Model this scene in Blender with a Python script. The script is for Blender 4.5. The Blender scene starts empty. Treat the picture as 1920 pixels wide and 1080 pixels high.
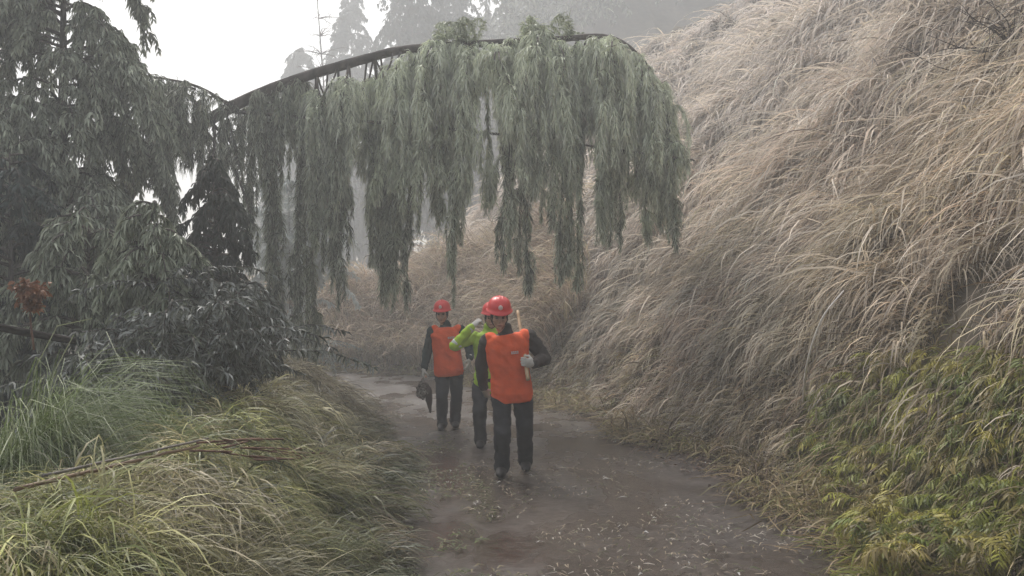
import bpy, bmesh, math, random
import numpy as np
from mathutils import Vector, Matrix, Quaternion, noise as mnoise

R = math.radians
rng = np.random.default_rng(7)
random.seed(7)
scene = bpy.context.scene
COL = scene.collection

# ------------------------------------------------------------------ camera, sky, sun, exposure
CAM = np.array((0.0, 0.0, 1.56)); FPX = 1507.0; PITCH = R(1.79)
cam_d = bpy.data.cameras.new('camera'); cam = bpy.data.objects.new('camera', cam_d); COL.objects.link(cam)
cam.location = CAM; cam.rotation_euler = (R(90) + PITCH, 0, 0)
cam_d.sensor_width = 36; cam_d.lens = 36 * FPX / 1920; cam_d.clip_end = 2000; cam_d.clip_start = 0.05
scene.camera = cam

SUN_EL, SUN_AZ = 52, -25            # overcast: sun only a direction of brighter cloud
world = bpy.data.worlds.new('World'); scene.world = world; world.use_nodes = True
wn = world.node_tree.nodes; wl = world.node_tree.links
wn.clear()
w_out = wn.new('ShaderNodeOutputWorld'); w_bg = wn.new('ShaderNodeBackground')
w_sky = wn.new('ShaderNodeTexSky'); w_sky.sky_type = 'NISHITA'; w_sky.sun_disc = False
w_sky.sun_elevation = R(SUN_EL); w_sky.sun_rotation = R(SUN_AZ); w_sky.dust_density = 6; w_sky.air_density = 1.2; w_sky.ozone_density = 1.0
w_hsv = wn.new('ShaderNodeHueSaturation'); w_hsv.inputs['Saturation'].default_value = 0.42
wl.new(w_sky.outputs[0], w_hsv.inputs['Color']); wl.new(w_hsv.outputs[0], w_bg.inputs['Color'])
w_bg.inputs['Strength'].default_value = 0.10
wl.new(w_bg.outputs[0], w_out.inputs['Surface'])

sun_d = bpy.data.lights.new('sun', 'SUN'); sun = bpy.data.objects.new('sun', sun_d); COL.objects.link(sun)
sun_d.energy = 1.5; sun_d.angle = R(22); sun_d.color = (1.0, 0.975, 0.94)
sun.rotation_euler = (R(90 - SUN_EL), 0, R(180 - SUN_AZ)); sun.location = (0, 0, 60)

scene.view_settings.view_transform = 'Standard'; scene.view_settings.look = 'None'
scene.view_settings.exposure = 1.06; scene.view_settings.gamma = 1.0
scene.render.engine = 'CYCLES'
cy = scene.cycles
cy.max_bounces = 6; cy.diffuse_bounces = 3; cy.glossy_bounces = 2; cy.volume_bounces = 3; cy.transparent_max_bounces = 4
cy.transmission_bounces = 2; cy.caustics_reflective = False; cy.caustics_refractive = False
try:
    cy.use_denoising = True; cy.denoiser = 'OPENIMAGEDENOISE'
except Exception: pass

HAZE_DENSITY = 0.0095
HAZE_COLOR = (0.945, 0.96, 0.97)

# ------------------------------------------------------------------ helpers
def px(x, y, Y):
    """world point at depth Y that the photograph shows at pixel (x, y)"""
    u = (x - 960) / FPX; v = (540 - y) / FPX
    d = np.array((u, math.cos(PITCH) - v * math.sin(PITCH), math.sin(PITCH) + v * math.cos(PITCH)))
    return CAM + d * (Y / d[1])

def in_view(P, m=1.25):
    d = P - CAM
    y = d[:, 1] * math.cos(PITCH) + d[:, 2] * math.sin(PITCH); z = -d[:, 1] * math.sin(PITCH) + d[:, 2] * math.cos(PITCH)
    y = np.maximum(y, 1e-3)
    return (d[:, 1] > 1.0) & (np.abs(d[:, 0] / y) < 960 / FPX * m) & (np.abs(z / y) < 540 / FPX * m + .1)

def tag(o, label=None, cat=None, group=None, kind=None):
    if label: o['label'] = label
    if cat: o['category'] = cat
    if group: o['group'] = group
    if kind: o['kind'] = kind
    return o

def empty(name, loc, label, cat, group=None):
    o = bpy.data.objects.new(name, None); COL.objects.link(o); o.location = loc
    o.empty_display_size = .2
    return tag(o, label, cat, group)

def link(name, me, mat, parent=None, smooth=False):
    o = bpy.data.objects.new(name, me); COL.objects.link(o)
    if mat: me.materials.append(mat)
    if smooth: me.polygons.foreach_set('use_smooth', [True] * len(me.polygons))
    if parent:
        o.parent = parent; o.matrix_parent_inverse = Matrix.Translation(-Vector(parent.location))
    return o

def mesh_np(name, V, F, col=None):
    V = np.asarray(V, dtype=np.float32).reshape(-1, 3); F = np.asarray(F, dtype=np.int32)
    me = bpy.data.meshes.new(name); n = F.shape[1]
    me.vertices.add(len(V)); me.vertices.foreach_set('co', V.ravel())
    me.loops.add(F.size); me.loops.foreach_set('vertex_index', F.ravel())
    me.polygons.add(len(F)); me.polygons.foreach_set('loop_start', np.arange(0, F.size, n, dtype=np.int32))
    if col is not None:
        a = me.attributes.new('col', 'FLOAT_COLOR', 'POINT')
        c = np.ones((len(V), 4), dtype=np.float32); c[:, :3] = np.clip(col, 0, 1).reshape(-1, 3); a.data.foreach_set('color', c.ravel())
    me.update(calc_edges=True); me.validate()
    return me

def ribbons(P, W, S, C):
    """P (N,K,3) centre lines, W (N,K) half widths, S (N,3) or (N,K,3) side vectors, C (N,3) colours -> verts, quads, colours"""
    N, K, _ = P.shape
    if S.ndim == 2: S = np.repeat(S[:, None, :], K, 1)
    A = P - S * W[..., None]; B = P + S * W[..., None]
    V = np.stack((A, B), 2).reshape(-1, 3)
    base = (np.arange(N) * K * 2)[:, None] + (np.arange(K - 1) * 2)[None, :]
    F = np.stack((base, base + 1, base + 3, base + 2), -1).reshape(-1, 4)
    if C.ndim == 2: C = np.repeat(C[:, None, :], K, 1)
    return V, F, np.repeat(C[:, :, None, :], 2, 2).reshape(-1, 3)

class Bag:
    def __init__(s): s.V = []; s.F = []; s.C = []; s.n = 0
    def add(s, V, F, C):
        s.V.append(V); s.F.append(F + s.n); s.C.append(C); s.n += len(V)
    def rib(s, P, W, S, C): s.add(*ribbons(P, W, S, C))
    def mesh(s, name): return mesh_np(name, np.concatenate(s.V), np.concatenate(s.F), np.concatenate(s.C))

def nrm(v): return v / np.maximum(np.linalg.norm(v, axis=-1, keepdims=True), 1e-9)

def tube(pts, rad, sides=10, wob=0.0, cap=True):
    pts = np.asarray(pts, float); n = len(pts); rad = np.broadcast_to(np.asarray(rad, float), (n,))
    T = np.gradient(pts, axis=0); T = nrm(T)
    ref = np.array((0.31, 0.17, 0.93)); V = []
    a = np.linspace(0, 2 * math.pi, sides, endpoint=False)
    for i in range(n):
        u = np.cross(T[i], ref if abs(T[i] @ ref) < .95 else np.array((1, 0, 0))); u /= np.linalg.norm(u); w = np.cross(T[i], u)
        r = rad[i] * (1 + wob * rng.normal(size=sides))
        V.append(pts[i] + (np.cos(a) * r)[:, None] * u + (np.sin(a) * r)[:, None] * w)
    V = np.concatenate(V); F = []
    for i in range(n - 1):
        for j in range(sides):
            k = (j + 1) % sides
            F.append((i * sides + j, i * sides + k, (i + 1) * sides + k, (i + 1) * sides + j))
    if cap:
        V = np.concatenate((V, pts[:1], pts[-1:])); b0 = n * sides; e = (n - 1) * sides
        for j in range(0, sides, 2):
            F.append((b0, (j + 2) % sides, (j + 1) % sides, j)); F.append((b0 + 1, e + j, e + (j + 1) % sides, e + (j + 2) % sides))
    return V, np.array(F)

def spline(pts, n):
    pts = np.asarray(pts, float); m = len(pts)
    P = np.concatenate((2 * pts[:1] - pts[1:2], pts, 2 * pts[-1:] - pts[-2:-1]))
    t = np.linspace(0, m - 1 - 1e-6, n); i = t.astype(int); f = (t - i)[:, None]
    p0, p1, p2, p3 = P[i], P[i + 1], P[i + 2], P[i + 3]
    return .5 * (2 * p1 + (p2 - p0) * f + (2 * p0 - 5 * p1 + 4 * p2 - p3) * f ** 2 + (3 * p1 - p0 - 3 * p2 + p3) * f ** 3)

def tubes_mesh(name, lst, sides=8, wob=.04):
    V = []; F = []; n = 0
    for pts, rad in lst:
        v, f = tube(pts, rad, sides, wob); V.append(v); F.append(f + n); n += len(v)
    return mesh_np(name, np.concatenate(V), np.concatenate(F))

def fbm(x, y, seed=0, octv=4):
    """cheap value noise, vectorised"""
    out = 0; amp = .5; tot = 0
    for o in range(octv):
        xi = np.floor(x).astype(np.int64); yi = np.floor(y).astype(np.int64); fx = x - xi; fy = y - yi
        fx = fx * fx * (3 - 2 * fx); fy = fy * fy * (3 - 2 * fy)
        def h(a, b):
            n = (a * 374761393 + b * 668265263 + (seed + o) * 974634777) & 0xffffffff
            n = ((n ^ (n >> 13)) * 1274126177) & 0xffffffff
            return ((n ^ (n >> 16)) & 0xffff) / 65535.0
        v = (h(xi, yi) * (1 - fx) + h(xi + 1, yi) * fx) * (1 - fy) + (h(xi, yi + 1) * (1 - fx) + h(xi + 1, yi + 1) * fx) * fy
        out = out + amp * v; tot += amp; amp *= .5; x = x * 2.03 + 11.3; y = y * 2.03 + 5.7
    return out / tot

def sstep(a, b, x):
    t = np.clip((x - a) / (b - a), 0, 1); return t * t * (3 - 2 * t)

# ------------------------------------------------------------------ materials
def mat_nodes(name):
    m = bpy.data.materials.new(name); m.use_nodes = True
    return m, m.node_tree.nodes, m.node_tree.links, m.node_tree.nodes['Principled BSDF']

def attr_mat(name, rough=.6, spec=.3, trans=0.25, var=.25, scale=3.0):
    m, n, l, b = mat_nodes(name)
    a = n.new('ShaderNodeAttribute'); a.attribute_name = 'col'
    tx = n.new('ShaderNodeTexNoise'); tx.inputs['Scale'].default_value = scale; tx.inputs['Detail'].default_value = 4
    g = n.new('ShaderNodeNewGeometry'); l.new(g.outputs['Position'], tx.inputs['Vector'])
    mp = n.new('ShaderNodeMapRange'); mp.inputs['From Min'].default_value = .3; mp.inputs['From Max'].default_value = .7
    mp.inputs['To Min'].default_value = 1 - var; mp.inputs['To Max'].default_value = 1 + var
    l.new(tx.outputs['Fac'], mp.inputs['Value'])
    mx = n.new('ShaderNodeVectorMath'); mx.operation = 'SCALE'
    l.new(a.outputs['Color'], mx.inputs[0]); l.new(mp.outputs[0], mx.inputs['Scale'])
    l.new(mx.outputs[0], b.inputs['Base Color'])
    b.inputs['Roughness'].default_value = rough; b.inputs['Specular IOR Level'].default_value = spec
    if trans:
        t = n.new('ShaderNodeBsdfTranslucent'); l.new(mx.outputs[0], t.inputs['Color'])
        ms = n.new('ShaderNodeMixShader'); ms.inputs[0].default_value = trans
        o = n['Material Output']; l.new(b.outputs[0], ms.inputs[1]); l.new(t.outputs[0], ms.inputs[2]); l.new(ms.outputs[0], o.inputs['Surface'])
    return m

def noise_mat(name, c1, c2, scale=8, rough=.7, bump=.2, bscale=40, spec=.3, stretch=(1, 1, 1), coord='Object'):
    m, n, l, b = mat_nodes(name)
    tc = n.new('ShaderNodeTexCoord'); mpn = n.new('ShaderNodeMapping'); mpn.inputs['Scale'].default_value = stretch
    l.new(tc.outputs[coord], mpn.inputs[0])
    tx = n.new('ShaderNodeTexNoise'); tx.inputs['Scale'].default_value = scale; tx.inputs['Detail'].default_value = 6
    l.new(mpn.outputs[0], tx.inputs['Vector'])
    r = n.new('ShaderNodeValToRGB'); r.color_ramp.elements[0].position = .35; r.color_ramp.elements[1].position = .68
    r.color_ramp.elements[0].color = (*c1, 1); r.color_ramp.elements[1].color = (*c2, 1)
    l.new(tx.outputs['Fac'], r.inputs[0]); l.new(r.outputs[0], b.inputs['Base Color'])
    b.inputs['Roughness'].default_value = rough; b.inputs['Specular IOR Level'].default_value = spec
    if bump:
        t2 = n.new('ShaderNodeTexNoise'); t2.inputs['Scale'].default_value = bscale; t2.inputs['Detail'].default_value = 5
        l.new(mpn.outputs[0], t2.inputs['Vector'])
        bp = n.new('ShaderNodeBump'); bp.inputs['Strength'].default_value = bump; bp.inputs['Distance'].default_value = .02
        l.new(t2.outputs['Fac'], bp.inputs['Height']); l.new(bp.outputs[0], b.inputs['Normal'])
    return m

def plain(name, col, rough=.7, bump=.25, bscale=60, spec=.25, var=.12):
    return noise_mat(name, tuple(c * (1 - var) for c in col), tuple(min(1, c * (1 + var)) for c in col), 9, rough, bump, bscale, spec, coord='Object')
M_GRASS = attr_mat('dry_grass_blades', .65, .25, .3)
M_GREEN = attr_mat('green_grass_blades', .5, .35, .3)
M_NEEDLE = attr_mat('conifer_needles', .55, .3, .15)
M_BARK = noise_mat('bark', (.05, .042, .036), (.13, .11, .095), 6, .85, .8, 30, stretch=(1, 1, .25))
M_SOIL = noise_mat('soil', (.05, .04, .03), (.11, .09, .06), 2.2, .9, .6, 9)

# ------------------------------------------------------------------ terrain
RIGHT = np.array([(2.9, -12), (2.6, -3), (2.9, 2), (2.62, 4.8), (2.2, 7.7), (1.66, 10.8), (.95, 13.6), (-.3, 17), (-1.9, 20.2), (-4.8, 22.2), (-9, 23.4), (-16, 24.4), (-40, 26)], float)
LEFT = np.array([(.1, -12), (-.2, -3), (-.45, 2), (-.68, 4.8), (-1.1, 7.7), (-1.75, 10.8), (-2.5, 13.6), (-3.6, 16.6), (-5.2, 18.6), (-7.4, 19.8), (-10.5, 20.7), (-17, 21.6), (-40, 23)], float)

def sdist(x, y, poly):
    """distance to a polyline, positive on the right-hand side of its direction"""
    best = np.full(x.shape, 1e9); sg = np.ones(x.shape)
    for a, b in zip(poly[:-1], poly[1:]):
        d = b - a; L2 = d @ d
        t = np.clip(((x - a[0]) * d[0] + (y - a[1]) * d[1]) / L2, 0, 1)
        ex = x - a[0] - t * d[0]; ey = y - a[1] - t * d[1]
        q = np.hypot(ex, ey); c = d[0] * ey - d[1] * ex
        k = q < best; best = np.where(k, q, best); sg = np.where(k, np.where(c < 0, 1, -1), sg)
    return best * sg

def height_exact(x, y):
    dr = sdist(x, y, RIGHT); dl = -sdist(x, y, LEFT)
    cap = 1.5 + 13.5 * sstep(-5, 8.5, x)
    e = np.maximum(dr - .25, 0)
    hr = cap * np.tanh(1.32 * e / cap) * sstep(0, 1.1, e + .25)
    hr = hr + sstep(.8, 2.5, dr) * ((fbm(x * .6, y * .6, 3) - .5) * 2.0 + (fbm(x * 1.7, y * 1.7, 9) - .5) * .8)
    near = 1 - sstep(13.5, 18, y)
    m = .52 * sstep(.3, 1.2, dl) * near * (1 - .95 * sstep(1.5, 2.5, dl)) * (.8 + .5 * fbm(x * .9, y * .9, 5))
    hl = m + .10 * sstep(0, .8, dl) - .85 * sstep(1.6, 2.7, dl) * near - .55 * sstep(2, 4, dl) * (1 - near) - .5 * sstep(4, 9, dl)
    hl = hl + sstep(.3, 1.5, dl) * (fbm(x * 1.4, y * 1.4, 21) - .5) * .25
    hill = 22 * sstep(38, 95, y) * sstep(-14, 6, x) + 3 * sstep(40, 80, y)
    return np.where(dr > 0, hr, np.where(dl > 0, hl, 0.0)) + np.where(dr > 0, hill, 3 * sstep(40, 80, y))

def axis_pts(lo, hi, flo, fhi, fine, coarse):
    return np.unique(np.concatenate((np.arange(lo, flo, coarse), np.arange(flo, fhi, fine), np.arange(fhi, hi + coarse, coarse))))
gx = axis_pts(-120, 120, -10, 14, .16, 2.5); gy = axis_pts(-12, 150, -2, 34, .18, 2.5)
GX, GY = np.meshgrid(gx, gy); GZ = height_exact(GX, GY)
nx, ny = len(gx), len(gy)
idx = np.arange(nx * ny).reshape(ny, nx)
F = np.stack((idx[:-1, :-1], idx[:-1, 1:], idx[1:, 1:], idx[1:, :-1]), -1).reshape(-1, 4)
terrain = link('terrain', mesh_np('terrain', np.stack((GX, GY, GZ), -1), F), M_SOIL, smooth=True)
tag(terrain, 'bare brown soil of the bank and verges under the grass', 'ground', kind='structure')

hx = np.arange(-30, 30.01, .1); hy = np.arange(-3, 60.01, .1)
HXg, HYg = np.meshgrid(hx, hy); HG = height_exact(HXg, HYg)
def H(x, y):
    i = np.clip((x - hx[0]) / .1, 0, len(hx) - 1.001); j = np.clip((y - hy[0]) / .1, 0, len(hy) - 1.001)
    a = i.astype(int); b = j.astype(int); f = i - a; g = j - b
    return (HG[b, a] * (1 - f) + HG[b, a + 1] * f) * (1 - g) + (HG[b + 1, a] * (1 - f) + HG[b + 1, a + 1] * f) * g
def gradH(x, y):
    e = .35
    return np.stack(((H(x + e, y) - H(x - e, y)) / (2 * e), (H(x, y + e) - H(x, y - e)) / (2 * e)), -1)
def ground(x, y): return float(H(np.array([float(x)]), np.array([float(y)]))[0])

# road sheet, 10 mm above the terrain, ragged edges
def resample(poly, n):
    d = np.concatenate(([0], np.cumsum(np.hypot(*np.diff(poly, axis=0).T)))); t = np.linspace(0, d[-1], n)
    return np.stack((np.interp(t, d, poly[:, 0]), np.interp(t, d, poly[:, 1])), -1)
RA = resample(LEFT, 260); RB = resample(RIGHT, 260); cross = np.linspace(0, 1, 25)
V = RA[:, None, :] * (1 - cross[None, :, None]) + RB[:, None, :] * cross[None, :, None]
V = np.concatenate((V, np.zeros((260, 25, 1))), -1)
V[..., 2] = .012 + .02 * (fbm(V[..., 0] * 1.1, V[..., 1] * 1.1, 31) - .5) * np.sin(cross * math.pi)[None, :]
V[:, 0, 2] = V[:, -1, 2] = -.01
idx = np.arange(260 * 25).reshape(260, 25)
F = np.stack((idx[:-1, :-1], idx[:-1, 1:], idx[1:, 1:], idx[1:, :-1]), -1).reshape(-1, 4)
def road_material():
    m, n, l, b = mat_nodes('wet_muddy_road')
    g = n.new('ShaderNodeNewGeometry')
    def nz(s, d=6, st=None):
        t = n.new('ShaderNodeTexNoise'); t.inputs['Scale'].default_value = s; t.inputs['Detail'].default_value = d; t.inputs['Roughness'].default_value = .62
        if st:
            mp = n.new('ShaderNodeMapping'); mp.inputs['Scale'].default_value = st; l.new(g.outputs['Position'], mp.inputs[0]); l.new(mp.outputs[0], t.inputs['Vector'])
        else: l.new(g.outputs['Position'], t.inputs['Vector'])
        return t
    def ramp(src, stops):
        r = n.new('ShaderNodeValToRGB'); e = r.color_ramp.elements
        e[0].position, e[0].color = stops[0][0], (*stops[0][1], 1); e[1].position, e[1].color = stops[-1][0], (*stops[-1][1], 1)
        for p, c in stops[1:-1]: k = e.new(p); k.color = (*c, 1)
        l.new(src, r.inputs[0]); return r
    big = nz(.55, 6, (1, .45, 1)); fine = nz(14, 8)
    c1 = ramp(big.outputs['Fac'], [(.3, (.034, .026, .022)), (.5, (.066, .052, .044)), (.7, (.115, .094, .08))])
    c2 = ramp(fine.outputs['Fac'], [(.3, (.6, .58, .56)), (.7, (1.2, 1.2, 1.2))])
    mx = n.new('ShaderNodeMix'); mx.data_type = 'RGBA'; mx.blend_type = 'MULTIPLY'; mx.inputs[0].default_value = 1
    l.new(c1.outputs[0], mx.inputs[6]); l.new(c2.outputs[0], mx.inputs[7]); l.new(mx.outputs[2], b.inputs['Base Color'])
    wet = nz(.8, 4, (1, .5, 1)); rr = ramp(wet.outputs['Fac'], [(.40, (.12,) * 3), (.60, (.5,) * 3)])
    l.new(rr.outputs[0], b.inputs['Roughness']); b.inputs['Specular IOR Level'].default_value = .4
    bp = n.new('ShaderNodeBump'); bp.inputs['Strength'].default_value = .35; bp.inputs['Distance'].default_value = .02
    l.new(fine.outputs['Fac'], bp.inputs['Height']); l.new(bp.outputs[0], b.inputs['Normal'])
    return m
road = link('road', mesh_np('road', V, F), road_material(), smooth=True)
tag(road, 'wet muddy single lane road strewn with bits of straw', 'road', kind='structure')

# ------------------------------------------------------------------ grass
def pick(cols, n, p=None):
    cols = np.array(cols); return cols[rng.choice(len(cols), n, p=p)]

def wisps(bag, roots, head, L, th0, th1, per, col, width, spread=.16, K=7, jit=.25, pw=1.0, cjit=.18, lift=.02, rime=0.0):
    """clumps of nearly parallel blades: roots (N,2), head (N,) heading angle, L/th0/th1 (N,), col (N,3)"""
    N = len(roots)
    r = np.repeat(roots, per, 0) + rng.normal(0, spread, (N * per, 2))
    hd = np.repeat(head, per) + rng.normal(0, jit, N * per)
    l = np.repeat(L, per) * rng.uniform(.55, 1.12, N * per)
    a0 = np.repeat(th0, per) + rng.normal(0, jit, N * per); a1 = np.repeat(th1, per) + rng.normal(0, jit, N * per)
    w = np.repeat(width, per) * rng.uniform(.6, 1.4, N * per)
    t = np.linspace(0, 1, K)[None, :]
    el = a0[:, None] + (a1 - a0)[:, None] * t ** pw
    cur = hd[:, None] + np.cumsum(rng.normal(0, .09, (N * per, K)), 1)
    st = (l / (K - 1))[:, None]
    dx = st * np.cos(el) * np.cos(cur); dy = st * np.cos(el) * np.sin(cur); dz = st * np.sin(el)
    P = np.zeros((N * per, K, 3)); z0 = H(r[:, 0], r[:, 1])
    P[:, 0, 0] = r[:, 0]; P[:, 0, 1] = r[:, 1]; P[:, 0, 2] = z0 - .03
    P[:, 1:, 0] = r[:, :1] + np.cumsum(dx[:, :-1], 1); P[:, 1:, 1] = r[:, 1:] + np.cumsum(dy[:, :-1], 1)
    P[:, 1:, 2] = z0[:, None] + np.cumsum(dz[:, :-1], 1)
    lay = rng.uniform(.4, 3.5, N * per)[:, None] * lift
    P[:, 1:, 2] = np.maximum(P[:, 1:, 2], H(P[:, 1:, 0], P[:, 1:, 1]) + lay)
    W = w[:, None] * np.array([.8, 1, 1, .95, .8, .55, .12])[None, :] if K == 7 else w[:, None] * np.linspace(1, .1, K)[None, :]
    roll = rng.normal(0, .5, N * per)
    S = np.stack((-np.sin(hd) * np.cos(roll), np.cos(hd) * np.cos(roll), np.sin(roll)), -1)
    c = np.repeat(col, per, 0) * (1 + rng.normal(0, cjit, (N * per, 1)))
    if rime:
        a_ = (rime * rng.uniform(.2, 1.3, N * per)[:, None] * t ** 1.3)[..., None]
        c = np.clip(c, 0, 1)[:, None, :] * (1 - a_) + np.array((.74, .70, .65)) * a_
    bag.rib(P, W, S, c)

def scatter(n, x0, x1, y0, y1, cond):
    out = []; tot = 0
    while tot < n:
        x = rng.uniform(x0, x1, n * 3); y = rng.uniform(y0, y1, n * 3)
        P = np.stack((x, y, H(x, y) + .3), -1); k = cond(x, y) & in_view(P)
        out.append(P[k][:, :2]); tot += k.sum()
    return np.concatenate(out)[:n]

STRAW = [(.54, .41, .30), (.62, .49, .37), (.46, .35, .25), (.70, .59, .48), (.34, .24, .16), (.58, .49, .31)]
def bank_grass():
    bag = Bag()
    def cond(x, y):
        d = sdist(x, y, RIGHT); dist = np.hypot(x, y)
        return (d > .45 + .35 * sstep(9, 6, y)) & (d < 13) & (rng.uniform(size=x.shape) < np.clip((9.0 / dist) ** 1.2, .12, 1))
    def fernzone(x, y):
        return sstep(2.6, 3.2, x) * (1 - sstep(6.6, 8.0, y)) * (1 - sstep(1.9, 2.7, sdist(x, y, RIGHT))) * (.55 + .45 * sstep(.35, .45, fbm(x * 1.3, y * 1.3, 91)))
    c0 = scatter(3300, -11, 16, 2.2, 34, cond); c0 = c0[rng.uniform(size=len(c0)) > .93 * fernzone(c0[:, 0], c0[:, 1])]
    tint = pick(STRAW, len(c0)) * rng.uniform(.72, 1.15, (len(c0), 1)); lsc = rng.uniform(.6, 1.25, len(c0)); hj = rng.normal(0, .35, len(c0))
    per_t = 5; ti = np.repeat(np.arange(len(c0)), per_t)
    dist = np.hypot(c0[:, 0], c0[:, 1])[ti]
    r = c0[ti] + rng.normal(0, .13, (len(ti), 2)) * (1 + dist * .03)[:, None]
    g = gradH(r[:, 0], r[:, 1]); dr = sdist(r[:, 0], r[:, 1], RIGHT)
    head = np.arctan2(-g[:, 1], -g[:, 0]) + hj[ti] + rng.normal(0, .6, len(r))
    big = fbm(r[:, 0] * .5, r[:, 1] * .5, 77)
    L = rng.uniform(.7, 1.35, len(r)) * lsc[ti] * (.42 + .58 * sstep(.3, 2.8, dr)) * (.8 + .5 * big)
    col = tint[ti] * (.75 + .55 * big)[:, None] * rng.uniform(.85, 1.15, (len(r), 1))
    fr = (np.clip(sstep(2.2, 6.5, H(r[:, 0], r[:, 1])) * .5 + .35 * sstep(11, 20, dist), 0, .8) * rng.uniform(.6, 1.2, len(r)))[:, None]            # rime on the upper bank, plus distance haze painted into the blade colour
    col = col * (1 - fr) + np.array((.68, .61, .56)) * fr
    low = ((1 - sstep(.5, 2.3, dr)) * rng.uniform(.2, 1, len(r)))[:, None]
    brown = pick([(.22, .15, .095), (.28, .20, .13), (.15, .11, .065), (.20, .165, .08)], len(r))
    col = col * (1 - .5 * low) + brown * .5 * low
    gre = (sstep(.50, .60, fbm(r[:, 0] * .9 + 7, r[:, 1] * .9, 64)) * (1 - sstep(1.2, 3.2, dr)) * .5)[:, None]
    col = col * (1 - gre) + np.array((.12, .125, .075)) * rng.uniform(.7, 1.3, (len(r), 1)) * gre
    yel = (sstep(.55, .68, fbm(r[:, 0] * .35 + 40, r[:, 1] * .35, 13)) * .3)[:, None]
    col = col * (1 - yel) + np.array((.42, .35, .18)) * yel
    w = .0035 + .00055 * np.maximum(dist - 4, 0)
    up0 = R(40) + .5 * (1 - sstep(.8, 3, dr)) + rng.normal(0, .3, len(r))
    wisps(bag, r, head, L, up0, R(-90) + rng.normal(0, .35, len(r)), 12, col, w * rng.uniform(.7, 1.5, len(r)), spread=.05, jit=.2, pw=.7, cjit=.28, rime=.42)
    # thin matted undercover
    u = scatter(3000, -11, 16, 2.2, 34, cond); u = u[rng.uniform(size=len(u)) > .9 * fernzone(u[:, 0], u[:, 1])]; gu = gradH(u[:, 0], u[:, 1]); du = np.hypot(u[:, 0], u[:, 1])
    wisps(bag, u, np.arctan2(-gu[:, 1], -gu[:, 0]) + rng.normal(0, .6, len(u)), rng.uniform(.3, .8, len(u)), np.full(len(u), R(10)), np.full(len(u), R(-80)), 10, pick([(.17, .12, .075), (.24, .17, .11), (.12, .09, .05)], len(u)), .003 + .0006 * du, spread=.16, jit=.5)
    # long pale stems lying straight down the slope
    k = rng.choice(np.flatnonzero(dr > 1.6), 2600); 
    wisps(bag, r[k], head[k], L[k] * 1.6, np.full(len(k), R(28)), np.full(len(k), R(-62)), 2, np.full((len(k), 3), (.68, .60, .50)), w[k] * 1.2, spread=.15, jit=.15)
    o = link('dry_grass', bag.mesh('dry_grass'), M_GRASS)
    tag(o, 'long tan dry grass drooping down the steep bank right of the road', 'dry grass', kind='stuff')
bank_grass()

def far_wall_grass():
    """upright pale reeds facing the bend"""
    bag = Bag()
    def cond(x, y):
        d = sdist(x, y, RIGHT); return (d > .15) & (d < 3.0)
    r = scatter(2600, -12, 1.5, 16, 27, cond)
    g = gradH(r[:, 0], r[:, 1]); head = np.arctan2(-g[:, 1], -g[:, 0]) + rng.normal(0, .6, len(r))
    L = rng.uniform(1.0, 2.1, len(r)); col = pick(STRAW, len(r)) * .85
    wisps(bag, r, head, L, np.full(len(r), R(82)), R(-75) + rng.normal(0, .4, len(r)), 9, col, np.full(len(r), .011), spread=.12, jit=.18, pw=1.6)
    o = link('reed_grass', bag.mesh('reed_grass'), M_GRASS)
    tag(o, 'tall pale reed grass standing along the far bend of the road', 'reed grass', kind='stuff')
far_wall_grass()

def verge_grass():
    """strawy lodged grass at the foot of the bank, spilling on the road"""
    bag = Bag()
    def cond(x, y):
        d = sdist(x, y, RIGHT); return (d > -.12 + .3 * np.sin(y * 1.7)) & (d < .8)
    r = scatter(2300, -6, 3.5, 3.2, 22, cond)
    head = rng.uniform(0, 6.28, len(r)) * .35 + R(200)
    L = rng.uniform(.25, .75, len(r))
    col = pick([(.30, .23, .13), (.36, .29, .17), (.2, .16, .09), (.26, .24, .10), (.14, .10, .07)], len(r))
    dist = np.hypot(r[:, 0], r[:, 1])
    wisps(bag, r, head, L, np.full(len(r), R(25)), np.full(len(r), R(-60)), 10, col, .003 + .0006 * np.maximum(dist - 4, 0), spread=.12, jit=.45)
    o = link('verge_straw', bag.mesh('verge_straw'), M_GRASS)
    tag(o, 'flattened straw and short grass along the foot of the bank', 'straw', kind='stuff')
verge_grass()

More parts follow.
